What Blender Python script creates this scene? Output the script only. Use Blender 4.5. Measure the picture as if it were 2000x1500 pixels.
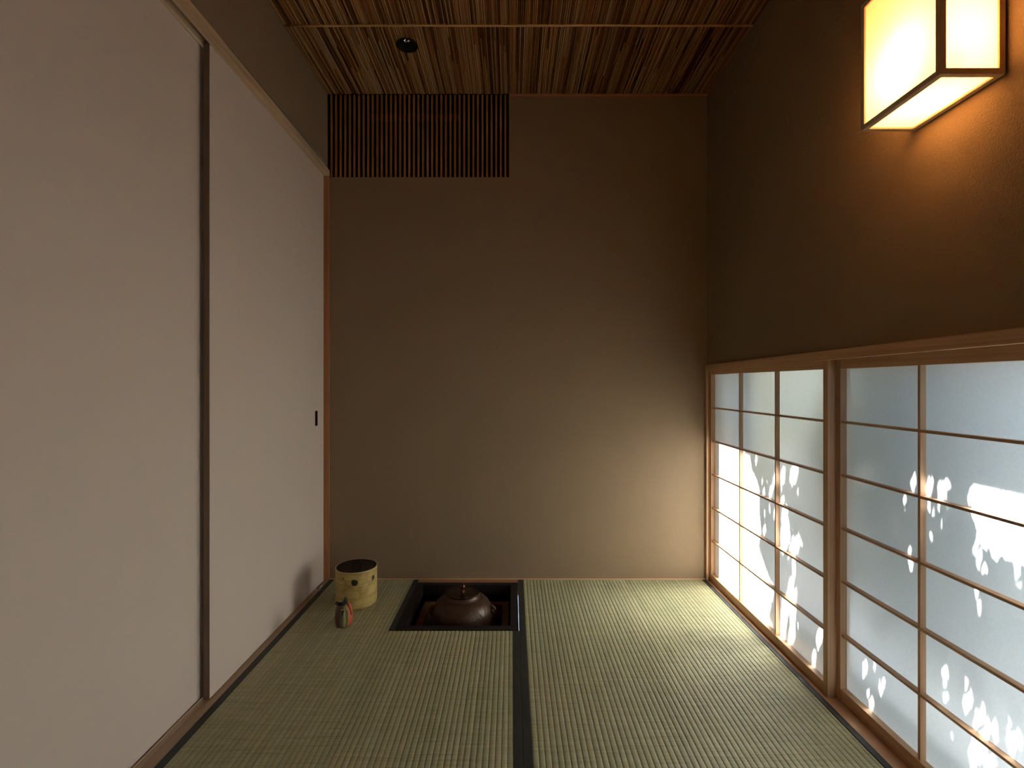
import bpy, bmesh, math, random
import numpy as np
from mathutils import Vector

# ---------------------------------------------------------------- camera, world, sun, exposure
sc = bpy.context.scene
for o in list(bpy.data.objects):
    bpy.data.objects.remove(o)
col = sc.collection
H = 0.8467                                    # eye height of the camera

cam_d = bpy.data.cameras.new('camera')
cam_d.lens = 18.0
cam_d.sensor_width = 36.0
cam_d.clip_start = 0.02
cam = bpy.data.objects.new('camera', cam_d)
cam.location = (0, 0, H)
cam.rotation_euler = (math.radians(90), 0, 0)
col.objects.link(cam)
sc.camera = cam

world = bpy.data.worlds.new('sky')
sc.world = world
world.use_nodes = True
bg = world.node_tree.nodes['Background']
bg.inputs['Color'].default_value = (0.54, 0.75, 1.0, 1)
bg.inputs['Strength'].default_value = 7.7

SUN = Vector((1.0, 0.25, 1.9))                # direction towards the sun
sun_d = bpy.data.lights.new('sun', 'SUN')
sun_d.energy = 178.0
sun_d.color = (1.0, 0.965, 0.91)
sun_d.angle = math.radians(0.53)
sun = bpy.data.objects.new('sun', sun_d)
sun.rotation_euler = SUN.to_track_quat('Z', 'Y').to_euler()
sun.location = SUN * 3
col.objects.link(sun)

sc.view_settings.view_transform = 'Standard'
sc.view_settings.look = 'None'
sc.view_settings.gamma = 1.0
sc.view_settings.use_curve_mapping = False
sc.view_settings.exposure = 0.14
LAMP_POWER = 3.6

# ---------------------------------------------------------------- helpers
class MB:
    """collects vertices and faces in world coordinates"""
    def __init__(s): s.v = []; s.f = []
    def quad(s, a, b, c, d):
        n = len(s.v); s.v += [a, b, c, d]; s.f.append((n, n+1, n+2, n+3)); return s
    def box(s, x0, x1, y0, y1, z0, z1):
        n = len(s.v)
        s.v += [(x0,y0,z0),(x1,y0,z0),(x1,y1,z0),(x0,y1,z0),(x0,y0,z1),(x1,y0,z1),(x1,y1,z1),(x0,y1,z1)]
        s.f += [(n,n+3,n+2,n+1),(n+4,n+5,n+6,n+7),(n,n+1,n+5,n+4),(n+1,n+2,n+6,n+5),(n+2,n+3,n+7,n+6),(n+3,n,n+4,n+7)]
        return s
    def hexa(s, lo, hi):
        """lo, hi: four corners each, counter-clockwise seen from above"""
        n = len(s.v); s.v += list(lo) + list(hi)
        s.f += [(n,n+3,n+2,n+1),(n+4,n+5,n+6,n+7),(n,n+1,n+5,n+4),(n+1,n+2,n+6,n+5),(n+2,n+3,n+7,n+6),(n+3,n,n+4,n+7)]
        return s
    def prism(s, prof, y0, y1, lift=lambda y: 0.0):
        """profile of (x, z) extruded along Y"""
        n = len(s.v); k = len(prof)
        for y in (y0, y1):
            s.v += [(x, y, z + lift(y)) for x, z in prof]
        for i in range(k):
            j = (i+1) % k
            s.f.append((n+i, n+j, n+k+j, n+k+i))
        s.f.append(tuple(n+i for i in reversed(range(k))))
        s.f.append(tuple(n+k+i for i in range(k)))
        return s
    def lathe(s, prof, c, seg=64, rfun=None, close=True):
        """profile of (r, z) turned round the vertical axis through c"""
        n = len(s.v); k = len(prof)
        for i in range(seg):
            a = 2*math.pi*i/seg
            for (r, z) in prof:
                rr = rfun(r, z, a) if rfun else r
                s.v.append((c[0]+rr*math.cos(a), c[1]+rr*math.sin(a), c[2]+z))
        for i in range(seg):
            j = (i+1) % seg
            for q in range(k-1):
                s.f.append((n+i*k+q, n+j*k+q, n+j*k+q+1, n+i*k+q+1))
        return s
    def tube(s, path, r, seg=10, closed=False):
        n0 = len(s.v); P = [Vector(p) for p in path]; m = len(P)
        rr = r if hasattr(r, '__len__') else [r]*m
        up = None
        for i, p in enumerate(P):
            if closed: t = P[(i+1) % m] - P[i-1]
            else: t = P[min(i+1, m-1)] - P[max(i-1, 0)]
            t.normalize()
            if up is None:
                up = Vector((0,0,1)) if abs(t.z) < .9 else Vector((1,0,0))
            u = t.cross(up).normalized(); w = u.cross(t).normalized(); up = w
            for k in range(seg):
                a = 2*math.pi*k/seg
                q = p + u*math.cos(a)*rr[i] + w*math.sin(a)*rr[i]
                s.v.append(tuple(q))
        for i in range(m if closed else m-1):
            for k in range(seg):
                a = n0+i*seg; b = n0+((i+1) % m)*seg
                s.f.append((a+k, a+(k+1) % seg, b+(k+1) % seg, b+k))
        if not closed:
            s.f.append(tuple(n0+k for k in reversed(range(seg))))
            s.f.append(tuple(n0+(m-1)*seg+k for k in range(seg)))
        return s
    def ball(s, c, r, sz=1.0, seg=20, rings=12):
        prof = [(max(1e-5, r*math.sin(math.pi*i/rings)), -r*sz*math.cos(math.pi*i/rings)) for i in range(rings+1)]
        return s.lathe(prof, c, seg)
    def build(s, name, mat, parent=None, smooth=False, bevel=0, fix=True, origin=None):
        me = bpy.data.meshes.new(name)
        if parent is not None:
            L = parent_world(parent)
        elif origin is not None:
            L = Vector(origin)
        else:
            a = np.array(s.v); L = Vector(((a[:,0].min()+a[:,0].max())/2, (a[:,1].min()+a[:,1].max())/2, a[:,2].min()))
        me.from_pydata([tuple(Vector(v)-L) for v in s.v], [], s.f)
        if fix:
            b = bmesh.new(); b.from_mesh(me)
            bmesh.ops.remove_doubles(b, verts=b.verts, dist=1e-6) if smooth else None
            bmesh.ops.recalc_face_normals(b, faces=b.faces)
            b.to_mesh(me); b.free()
        if smooth:
            me.polygons.foreach_set('use_smooth', [True]*len(me.polygons))
        me.materials.append(mat)
        ob = bpy.data.objects.new(name, me); col.objects.link(ob)
        if parent is not None: ob.parent = parent
        else: ob.location = L
        if bevel:
            m = ob.modifiers.new('bevel', 'BEVEL'); m.width = bevel; m.segments = 2; m.limit_method = 'ANGLE'
        return ob

def parent_world(p):
    L = Vector((0, 0, 0))
    while p is not None:
        L += Vector(p.location); p = p.parent
    return L

def tag(o, label, cat, kind=None, group=None):
    o['label'] = label; o['category'] = cat
    if kind: o['kind'] = kind
    if group: o['group'] = group
    return o

def empty(name, loc, label, cat, kind=None, group=None):
    o = bpy.data.objects.new(name, None); o.location = loc; o.empty_display_size = .05
    col.objects.link(o)
    return tag(o, label, cat, kind, group)

# ---------------------------------------------------------------- materials
def new_mat(name):
    m = bpy.data.materials.new(name); m.use_nodes = True
    nt = m.node_tree; nt.nodes.clear()
    out = nt.nodes.new('ShaderNodeOutputMaterial')
    return m, nt, out

def N(nt, typ, **kw):
    n = nt.nodes.new(typ)
    for k, v in kw.items():
        if k in n.inputs: n.inputs[k].default_value = v
        else: setattr(n, k, v)
    return n

def coords(nt, scale=(1,1,1), rot=(0,0,0), kind='Object'):
    tc = nt.nodes.new('ShaderNodeTexCoord'); mp = nt.nodes.new('ShaderNodeMapping')
    mp.inputs['Scale'].default_value = scale; mp.inputs['Rotation'].default_value = rot
    nt.links.new(tc.outputs[kind], mp.inputs['Vector'])
    return mp.outputs['Vector']

def noise(nt, vec, scale, detail=3, rough=.5, dist=0):
    n = N(nt, 'ShaderNodeTexNoise'); n.inputs['Scale'].default_value = scale
    n.inputs['Detail'].default_value = detail; n.inputs['Roughness'].default_value = rough
    n.inputs['Distortion'].default_value = dist
    nt.links.new(vec, n.inputs['Vector']); return n.outputs['Fac']

def ramp(nt, fac, stops, interp='LINEAR'):
    r = nt.nodes.new('ShaderNodeValToRGB'); cr = r.color_ramp; cr.interpolation = interp
    while len(cr.elements) > 1: cr.elements.remove(cr.elements[0])
    cr.elements[0].position = stops[0][0]; cr.elements[0].color = (*stops[0][1], 1)
    for p, c in stops[1:]:
        e = cr.elements.new(p); e.color = (*c, 1)
    nt.links.new(fac, r.inputs['Fac']); return r.outputs['Color']

def mix(nt, fac, a, b, mode='MIX'):
    m = nt.nodes.new('ShaderNodeMix'); m.data_type = 'RGBA'; m.blend_type = mode
    for k, v in ((0, fac), (6, a), (7, b)):
        if isinstance(v, (int, float)): m.inputs[k].default_value = v
        elif isinstance(v, tuple): m.inputs[k].default_value = (*v, 1)
        else: nt.links.new(v, m.inputs[k])
    return m.outputs[2]

def math_n(nt, op, a, b=None, c=None):
    m = nt.nodes.new('ShaderNodeMath'); m.operation = op
    for i, v in enumerate((a, b, c)):
        if v is None: continue
        if isinstance(v, (int, float)): m.inputs[i].default_value = v
        else: nt.links.new(v, m.inputs[i])
    return m.outputs[0]

def bump(nt, h, strength, dist):
    b = nt.nodes.new('ShaderNodeBump'); b.inputs['Strength'].default_value = strength
    b.inputs['Distance'].default_value = dist
    nt.links.new(h, b.inputs['Height']); return b.outputs['Normal']

def principled(nt, out, color, rough=.6, metal=0, spec=.5, normal=None, coat=0):
    p = nt.nodes.new('ShaderNodeBsdfPrincipled')
    for k, v in (('Base Color', color), ('Roughness', rough)):
        if isinstance(v, tuple): p.inputs[k].default_value = (*v, 1)
        elif isinstance(v, (int, float)): p.inputs[k].default_value = v
        else: nt.links.new(v, p.inputs[k])
    p.inputs['Metallic'].default_value = metal
    p.inputs['Specular IOR Level'].default_value = spec
    p.inputs['Coat Weight'].default_value = coat
    p.inputs['Coat Roughness'].default_value = .15
    if normal is not None: nt.links.new(normal, p.inputs['Normal'])
    nt.links.new(p.outputs[0], out.inputs['Surface'])
    return p

def plain(name, color, rough=.6, metal=0, spec=.5, coat=0, nscale=120, namt=.25, bstr=0):
    m, nt, out = new_mat(name)
    v = coords(nt)
    f = noise(nt, v, nscale, 3)
    c = mix(nt, f, tuple(x*(1-namt) for x in color), tuple(min(1, x*(1+namt)) for x in color))
    nrm = bump(nt, f, bstr, .001) if bstr else None
    principled(nt, out, c, rough, metal, spec, nrm, coat)
    return m

def wood(name, axis, light, dark, rings=70, rough=.5, spec=.35):
    """straight-grained timber, the grain running along the given axis"""
    m, nt, out = new_mat(name)
    s1 = [rings]*3; s1['XYZ'.index(axis)] = .9
    s2 = [rings*7]*3; s2['XYZ'.index(axis)] = 6
    f1 = noise(nt, coords(nt, tuple(s1)), 1.0, 2, .5, .4)
    f2 = noise(nt, coords(nt, tuple(s2)), 1.0, 2, .6)
    c = ramp(nt, f1, [(.30, dark), (.48, light), (.60, tuple(a*.93 for a in light)), (.75, dark)])
    c2 = mix(nt, .35, c, ramp(nt, f2, [(.3, (.55,.55,.55)), (.7, (1,1,1))]), 'MULTIPLY')
    principled(nt, out, c2, rough, 0, spec, bump(nt, f2, .12, .0005))
    return m

CEDAR_L, CEDAR_D = (.68, .415, .235), (.54, .30, .160)
M = {}
for ax in 'XYZ':
    M['cedar'+ax] = wood('cedar_'+ax, ax, CEDAR_L, CEDAR_D)
    M['hinoki'+ax] = wood('hinoki_'+ax, ax, (.62,.45,.28), (.50,.34,.20), 40)
    M['slat'+ax] = wood('slat_'+ax, ax, (.46,.205,.085), (.36,.155,.065))
M['board'] = wood('board', 'X', (.42,.20,.10), (.30,.13,.06), 90)
M['black'] = plain('black_lacquer', (.008,.006,.006), .22, 0, .22)
M['robuchi'] = plain('hearth_lacquer', (.014,.010,.010), .62, 0, .22, namt=.3)
M['void'] = plain('dark_lining_and_shade', (.006,.005,.005), .9, 0, .1)
M['copper'] = plain('hearth_ledge', (.19,.095,.035), .65, 0, .3, nscale=30, namt=.3)
M['ash'] = plain('ash', (.035,.030,.026), .95, 0, .1, nscale=60, namt=.3, bstr=.5)
M['border'] = plain('cloth_border', (.026,.027,.024), .55, 0, .50, nscale=900, namt=.5, bstr=.25)
M['stile'] = wood('stile', 'Z', (.24,.16,.115), (.20,.13,.09), 60)
M['gap'] = M['void']
M['leaf'] = None

def plaster(name, base):
    m, nt, out = new_mat(name)
    v = coords(nt)
    f = noise(nt, v, 260, 4, .65)
    g = noise(nt, v, 2.2, 4, .55)
    h = noise(nt, v, 900, 2)
    c = mix(nt, g, tuple(x*.90 for x in base), tuple(x*1.10 for x in base))
    c = mix(nt, .22, c, ramp(nt, h, [(.25, (.35,.33,.3)), (.6, (1,1,1))]), 'MULTIPLY')
    principled(nt, out, c, .92, 0, .15, bump(nt, f, .8, .0026))
    return m
M['plaster'] = plaster('earth_plaster', (.292, .210, .130))

# fusuma paper: pinkish warm white, cloudy and finely fibrous
m, nt, out = new_mat('fusuma_paper'); v = coords(nt)
g = noise(nt, v, 3.0, 4, .6); h = noise(nt, v, 420, 3, .7)
c = mix(nt, g, (.645,.540,.455), (.665,.572,.492))
c = mix(nt, .12, c, ramp(nt, h, [(.3,(.7,.7,.7)),(.7,(1,1,1))]), 'MULTIPLY')
principled(nt, out, c, .85, 0, .2, bump(nt, h, .15, .0006)); M['fusuma'] = m

# shoji paper and lamp paper: thin, translucent, fibrous
def paper(name, tint, trans, fib=.12, through=0, forward=0):
    m, nt, out = new_mat(name); v = coords(nt, (1,1,1))
    h = noise(nt, coords(nt, (260,260,190)), 1.0, 4, .75)
    k = noise(nt, v, 900, 2, .6)
    f = math_n(nt, 'MULTIPLY', h, .6); f = math_n(nt, 'ADD', f, math_n(nt, 'MULTIPLY', k, .4))
    c = mix(nt, fib*2, tint, ramp(nt, f, [(.35,(.62,.62,.62)),(.65,(1,1,1))]), 'MULTIPLY')
    d = nt.nodes.new('ShaderNodeBsdfDiffuse'); t = nt.nodes.new('ShaderNodeBsdfTranslucent')
    nt.links.new(c, d.inputs['Color']); nt.links.new(c, t.inputs['Color'])
    ms = nt.nodes.new('ShaderNodeMixShader'); ms.inputs[0].default_value = trans
    nt.links.new(d.outputs[0], ms.inputs[1]); nt.links.new(t.outputs[0], ms.inputs[2])
    if forward:                                  # thin paper passes part of the light on in a broad lobe round its old direction
        rf = nt.nodes.new('ShaderNodeBsdfRefraction'); rf.inputs['IOR'].default_value = 1.12; rf.inputs['Roughness'].default_value = .80
        nt.links.new(c, rf.inputs['Color'])
        m3 = nt.nodes.new('ShaderNodeMixShader'); m3.inputs[0].default_value = forward
        nt.links.new(t.outputs[0], m3.inputs[1]); nt.links.new(rf.outputs[0], m3.inputs[2]); nt.links.new(m3.outputs[0], ms.inputs[2])
    if through:
        tp = nt.nodes.new('ShaderNodeBsdfTransparent'); m2 = nt.nodes.new('ShaderNodeMixShader'); m2.inputs[0].default_value = through
        nt.links.new(ms.outputs[0], m2.inputs[1]); nt.links.new(tp.outputs[0], m2.inputs[2]); ms = m2
    nt.links.new(ms.outputs[0], out.inputs['Surface']); return m
M['shoji'] = paper('shoji_paper', (.90,.91,.92), .60, forward=.5)
M['washi'] = paper('washi_paper', (.95,.90,.80), .55, .05, .065)

# rush weave of the mats: fine strands across the ridges
m, nt, out = new_mat('rush_weave')
fine = noise(nt, coords(nt, (9, 620, 9)), 1.0, 3, .6)
mid = noise(nt, coords(nt, (5, 70, 5)), 1.0, 3, .5)
big = noise(nt, coords(nt), 2.5, 3, .5)
tc = nt.nodes.new('ShaderNodeTexCoord'); sp = nt.nodes.new('ShaderNodeSeparateXYZ')
nt.links.new(tc.outputs['Object'], sp.inputs[0])
fl = math_n(nt, 'FLOOR', math_n(nt, 'DIVIDE', sp.outputs['X'], .0142))
wn = nt.nodes.new('ShaderNodeTexWhiteNoise'); wn.noise_dimensions = '1D'; nt.links.new(fl, wn.inputs['W'])
c = ramp(nt, fine, [(.30, (.285,.278,.150)), (.50, (.45,.434,.268)), (.72, (.535,.515,.35))])
c = mix(nt, .22, c, ramp(nt, mid, [(.35,(.72,.78,.62)),(.65,(1.0,.97,.9))]), 'MULTIPLY')
c = mix(nt, .35, c, ramp(nt, big, [(.35,(.85,.92,.8)),(.65,(1.0,.95,.85))]), 'MULTIPLY')
c = mix(nt, .14, c, wn.outputs['Value'], 'MULTIPLY')
principled(nt, out, c, .55, 0, .35, bump(nt, fine, .5, .0006)); M['rush'] = m

# reeds of the ceiling: every reed its own tone
m, nt, out = new_mat('reeds')
geo = nt.nodes.new('ShaderNodeNewGeometry')
f = noise(nt, coords(nt, (900, 7, 900)), 1.0, 3, .6)
c = ramp(nt, geo.outputs['Random Per Island'], [(0,(.06,.018,.005)),(.20,(.17,.055,.015)),(.45,(.34,.14,.042)),(.72,(.47,.25,.095)),(1,(.42,.285,.16))])
c = mix(nt, .5, c, ramp(nt, f, [(.3,(.5,.45,.4)),(.65,(1,1,1))]), 'MULTIPLY')
principled(nt, out, c, .48, 0, .4, bump(nt, f, .15, .0004)); M['reed'] = m
M['bamboo'] = wood('split_bamboo', 'X', (.62,.37,.15), (.48,.26,.09), 30)
M['backing'] = plain('ceiling_backing', (.035,.018,.009), .9)

def czl(y):                                    # underside of the ceiling, rising a little towards the viewer
    return 2.104 + .011*(2.222-y)
YB, YF = 2.222, -.42                           # back wall and the wall behind the viewer

# ================================================================ SETTING
# ---- back wall with the opening of the grille
b = MB()
b.box(-.80, .847, YB, YB+.10, -.05, 1.7445)
b.box(-.0133, .847, YB, YB+.10, 1.7445, 2.135)
b.box(.847, .93, YB, YB+.10, -.05, 2.135)
b.box(-.86, -.80, YB, YB+.10, -.05, 2.135)
tag(b.build('wall_back', M['plaster']), 'olive brown earth-plastered wall facing the viewer, behind hearth and jar', 'wall', 'structure')
# ---- left wall above the sliding doors
b = MB()
b.box(-.90, -.80, YF, YB, 1.80, 2.16)
b.box(-.90, -.80, YF, .60, -.05, 1.80)
b.box(-.96, -.93, YF, YB+.02, -.05, 1.80)
b.box(-.96, -.90, YF, YB+.02, 1.79, 1.83)
tag(b.build('wall_left', M['plaster']), 'dark brown plaster strip of wall above the pale sliding doors', 'wall', 'structure')
# ---- right wall above the paper windows
b = MB()
b.box(.847, .93, YF, YB, .928, 2.16)
b.box(.847, .93, YF, .5735, -.05, .928)
tag(b.build('wall_right', M['plaster']), 'brown plaster wall above the paper windows, lit by the box lamp', 'wall', 'structure')
tag(MB().box(-.96, .93, YF-.08, YF, -.05, 2.2).build('wall_front', M['plaster']), 'brown plaster wall behind the viewer', 'wall', 'structure')
# ---- sub floor with the hearth pit left open
b = MB()
b.box(-.96, -.42, YF, YB+.1, -.06, -.032); b.box(.045, .93, YF, YB+.1, -.06, -.032)
b.box(-.42, .045, YF, 1.74, -.06, -.032); b.box(-.42, .045, 2.20, YB+.1, -.06, -.032)
tag(b.build('floor', M['cedarY']), 'timber sub-floor under the straw mats', 'floor', 'structure')

# ---- ceiling of reeds, with the hole of the downlight
DL = (-.390, 1.903); DR = .0385
rnd = random.Random(5)
battens = [1.800, 1.385, .970, .555, .140, -.275]
b = MB(); x = -.7995
while x < .846:
    w = rnd.uniform(.0042, .0078); x1 = min(x+w, .8465); xc = (x+x1)/2; w2 = (x1-x)
    edges = [YB] + battens + [YF]
    for e0, e1 in zip(edges[:-1], edges[1:]):
        y = e0-.001
        while y > e1+.004:
            L = rnd.uniform(.12, .62); ye = max(e1+.003, y-L)
            if ye - e1 < .05: ye = e1+.003
            segs = [(ye, y-.0006)]
            dx = abs(xc-DL[0])
            if dx < DR:
                hh = math.sqrt(DR*DR-dx*dx); q = []
                for a0, a1 in segs:
                    if a1 <= DL[1]-hh or a0 >= DL[1]+hh: q.append((a0, a1))
                    else:
                        if a0 < DL[1]-hh-.002: q.append((a0, DL[1]-hh))
                        if a1 > DL[1]+hh+.002: q.append((DL[1]+hh, a1))
                segs = q
            dz = rnd.uniform(-.0016, .0012); sk = rnd.uniform(-.0006, .0006); r = w2*.5*rnd.uniform(.74, 1.0)
            for a0, a1 in segs:
                n = len(b.v); pr = [(-r, .0030), (-r*.80, .0008), (-r*.3, -.0008), (r*.3, -.0008), (r*.80, .0008), (r, .0030)]
                for yy, ss in ((a0, -sk), (a1, sk)):
                    b.v += [(xc+px_+ss, yy, czl(yy)+pz+dz) for px_, pz in pr]
                for i in range(5):
                    b.f.append((n+i, n+6+i, n+7+i, n+1+i))
                b.f.append((n, n+1, n+2, n+3, n+4, n+5)); b.f.append((n+11, n+10, n+9, n+8, n+7, n+6))
            y = ye
    x = x1 + rnd.uniform(.0, .0012)
ceil = tag(b.build('ceiling', M['reed'], fix=False), 'ceiling of thin brown reeds laid side by side', 'ceiling', 'structure')
b = MB()
for (x0, x1, y0, y1) in ((-.80,.847,YF,DL[1]-.041), (-.80,.847,DL[1]+.041,YB), (-.80,DL[0]-.041,DL[1]-.041,DL[1]+.041), (DL[0]+.041,.847,DL[1]-.041,DL[1]+.041)):
    z = lambda yy: czl(yy)+.0045
    b.hexa([(x0,y0,z(y0)),(x1,y0,z(y0)),(x1,y1,z(y1)),(x0,y1,z(y1))], [(x0,y0,z(y0)+.02),(x1,y0,z(y0)+.02),(x1,y1,z(y1)+.02),(x0,y1,z(y1)+.02)])
b.box(-.96, .93, YF-.08, YB+.5, 2.20, 2.23)
b.build('backing_board', M['backing'], ceil)
for i, yb in enumerate(battens):
    t = MB(); pts = [(-.7995+.0823*k*2, yb+.0012*math.sin(k*1.7), czl(yb)-.0012) for k in range(11)]
    pts[-1] = (.8465, yb, czl(yb)-.0012)
    t.tube(pts, .0042, 8).build('batten', M['bamboo'], ceil, smooth=True)

# ---- trims of the back wall and corners
tag(MB().box(-.0125, .8465, YB-.006, YB-.0004, 2.0955, 2.1035).build('trim_1', M['slatX'], bevel=.0006),
    'thin reddish wood bead under the reed ceiling, right of the slatted grille', 'trim', 'structure')
tag(MB().box(-.8145, -.791, 2.2135, 2.2216, .0, 1.748).build('trim_2', M['slatZ'], bevel=.0008),
    'slim reddish wooden post in the corner between sliding door and back wall', 'trim', 'structure')
tag(MB().box(-.789, .838, 2.2155, 2.2218, -.03, .0035).build('baseboard_back', M['cedarX'], bevel=.0006),
    'thin wooden strip along the foot of the back wall', 'baseboard', 'structure')
b = MB()                                        # corner post of the window: two fillets with a groove between
b.box(.8385, .846, 2.2060, 2.2215, .0008, .905); b.box(.846, .8485, 2.2110, 2.2215, .0008, .905); b.box(.8485, .93, 2.2075, 2.2215, .0008, .905)
tag(b.build('trim_3', M['cedarZ'], bevel=.0006), 'grooved wooden post in the far corner beside the paper window', 'trim', 'structure')

# ---- window head and sill on the right
def rl(y): return .0075*(2.2-y)                 # the head rises slightly towards the viewer
b = MB()
b.prism([(.8380,.904),(.8518,.904),(.8518,.9295),(.8380,.9295)], .575, YB-.001, rl)
b.box(.8518, .93, .575, YB-.001, .9262, .9278)
tag(b.build('trim_4', M['cedarY'], bevel=.0008), 'long wooden head rail above the paper windows', 'trim', 'structure')
b = MB()
b.prism([(.8405,-.03),(.8405,.0),(.8508,.0),(.8512,-.0025),(.8775,-.0025),(.8780,-.0004),(.8786,-.0025),(.9040,-.0025),(.9044,0),(.93,0),(.93,-.03)], .575, YB-.001)
tag(b.build('trim_5', M['cedarY'], bevel=.0003), 'wooden sill with two tracks along the right edge of the mats', 'trim', 'structure')

# ---- door head and sill on the left
def ll(y): return .017*(2.222-y)
b = MB()
b.prism([(-.8135,1.747),(-.7905,1.747),(-.7905,1.771),(-.8135,1.771)], YF, YB-.001, ll)
b.prism([(-.8420,1.747),(-.8330,1.747),(-.8330,1.771),(-.8420,1.771)], YF, YB-.001, ll)
b.prism([(-.90,1.771),(-.7905,1.771),(-.7905,1.773),(-.90,1.773)], YF, YB-.001, ll)
tag(b.build('trim_6', M['hinokiY'], bevel=.0008), 'long pale wooden door head with two grooves above the sliding doors', 'trim', 'structure')
b = MB()
b.prism([(-.90,-.03),(-.90,-.003),(-.8385,-.003),(-.8385,-.0002),(-.8368,-.0002),(-.8362,-.003),(-.8100,-.003),(-.8095,0),(-.7905,0),(-.7905,-.03)], .0, YB-.008)
tag(b.build('trim_7', wood('sill_wood', 'Y', (.52,.37,.235), (.42,.28,.165), 60)), 'wooden sill with track grooves under the sliding doors', 'trim', 'structure')

# ================================================================ SLIDING DOORS (left)
def door(name, label, x_face, th, y0, y1, pull=None):
    e = empty(name, (x_face-th/2, (y0+y1)/2, 0), label, 'sliding door', 'structure')
    z0, z1 = -.002, 1.7675
    z0b = z0
    MB().hexa([(x_face-th,y0+.0008,z0b),(x_face,y0+.0008,z0b),(x_face,y1,z0b),(x_face-th,y1,z0b)],
              [(x_face-th,y0+.0008,z1),(x_face,y0+.0008,z1),(x_face,y1,z1),(x_face-th,y1,z1)]).build('door_panel', M['fusuma'], e)
    MB().box(x_face-th+.0003, x_face-.0009, y0, y0+.0010, z0, z1).build('edge_strip', M['stile'], e)
    if pull:
        yc, zc = pull
        p = MB(); hy, hz = .0125, .031
        X0 = x_face + .0006
        # recessed cup: rim and inner tray
        for (a0,a1,c0,c1) in ((yc-hy,yc+hy,zc-hz,zc-hz+.0016),(yc-hy,yc+hy,zc+hz-.0016,zc+hz),(yc-hy,yc-hy+.0016,zc-hz,zc+hz),(yc+hy-.0016,yc+hy,zc-hz,zc+hz)):
            p.box(X0-.0006, X0+.0004, a0, a1, c0, c1)
        r = p.build('door_pull', M['black'], e)
        MB().box(X0-.0008, X0-.0002, yc-hy+.0016, yc+hy-.0016, zc-hz+.0016, zc+hz-.0016).build('pull_tray', M['black'], r)
    return e
door('door_1', 'narrower-looking far sliding door covered in pale paper, with a small black finger pull', -.8145, .0165, 1.379, 2.2130, (2.130, .704))
door('door_2', 'pale paper sliding door nearest the viewer on the left, set in the rear track', -.8432, .0165, .605, 1.418)
e = tag(MB().box(-.846, -.7905, .575, .602, .0, 1.76).build('trim_8', M['hinokiZ']), 'wooden jamb at the near end of the sliding doors', 'trim', 'structure')
# little catch on the door sill
e = empty('door_catch', (-.800, 2.138, 0), 'tiny black and silver catch on the door sill near the far corner', 'catch')
MB().box(-.8075, -.8025, 2.120, 2.158, -.0, .0030).build('bracket', M['black'], e, bevel=.0005)
MB().box(-.8022, -.7945, 2.124, 2.150, .0002, .0030).build('plate', plain('catch_metal', (.62,.58,.54), .35, .6, .5), e, bevel=.0006)

# ================================================================ PAPER WINDOWS (right)
def sash(name, label, xf, y0, y1, ins0, ins1):
    th = .024
    e = empty(name, (xf+th/2, (y0+y1)/2, 0), label, 'paper window', 'structure')
    za, zb = -.0018, .9255
    MB().box(xf, xf+th, y0, ins0, za, zb).build('stile', M['cedarZ'], e, bevel=.0006)
    MB().box(xf, xf+th, ins1, y1, za, zb).build('stile', M['cedarZ'], e, bevel=.0006)
    MB().box(xf+.0004, xf+th, ins0, ins1, .8875, zb).build('top_rail', M['cedarY'], e, bevel=.0005)
    MB().box(xf+.0004, xf+th, ins0, ins1, za, .0310).build('bottom_rail', M['cedarY'], e, bevel=.0005)
    pitch = (.8875-.0310)/6
    for k in range(1, 6):
        z = .0310+pitch*k
        MB().box(xf+.0030, xf+.0173, ins0-.0004, ins1+.0004, z-.0030, z+.0030).build('muntin', M['cedarY'], e, bevel=.0004)
    for k in (1, 2):
        y = ins0+(ins1-ins0)*k/3
        MB().box(xf+.0042, xf+.0172, y-.0035, y+.0035, .0305, .8880).build('muntin', M['cedarZ'], e, bevel=.0004)
    xp = xf+.0175
    MB().quad((xp,ins0-.001,.0300),(xp,ins1+.001,.0300),(xp,ins1+.001,.8885),(xp,ins0-.001,.8885)).build('paper', M['shoji'], e, fix=False)
    return e
sash('window_1', 'far paper window with a cedar lattice of eighteen panes, brightest at its far bottom corner', .853, 1.3835, 2.2055, 1.404, 2.194)
sash('window_2', 'near paper window with a cedar lattice, cut by the right edge of the picture', .879, .5760, 1.3920, .592, 1.371)

# outer glazing: frame and wired glass
e = empty('window_3', (.972, 1.39, 0), 'glazed outer window with wired glass behind the paper windows', 'window', 'structure')
b = MB()
b.box(.935, .988, .49, 2.29, -.05, -.004); b.box(.935, .988, .49, 2.29, .945, .99)
b.box(.935, .988, 2.180, 2.29, -.004, .945); b.box(.935, .988, .49, .575, -.004, .945)
b.build('outer_frame', plain('frame_metal', (.09,.085,.08), .5, .4), e)
m, nt, out = new_mat('thin_glass')
tr = nt.nodes.new('ShaderNodeBsdfTransparent'); gl = nt.nodes.new('ShaderNodeBsdfGlossy'); gl.inputs['Roughness'].default_value = .02
tr.inputs['Color'].default_value = (.95,.97,.96,1)
lw_ = nt.nodes.new('ShaderNodeLayerWeight'); lw_.inputs['Blend'].default_value = .5
frv = math_n(nt, 'ADD', .04, math_n(nt, 'MULTIPLY', math_n(nt, 'POWER', lw_.outputs['Facing'], 4.0), .8))
ms = nt.nodes.new('ShaderNodeMixShader'); nt.links.new(frv, ms.inputs[0])
nt.links.new(tr.outputs[0], ms.inputs[1]); nt.links.new(gl.outputs[0], ms.inputs[2]); nt.links.new(ms.outputs[0], out.inputs['Surface'])
MB().quad((.962,.575,-.004),(.962,2.18,-.004),(.962,2.18,.945),(.962,.575,.945)).build('glass_pane', m, e, fix=False)
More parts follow.
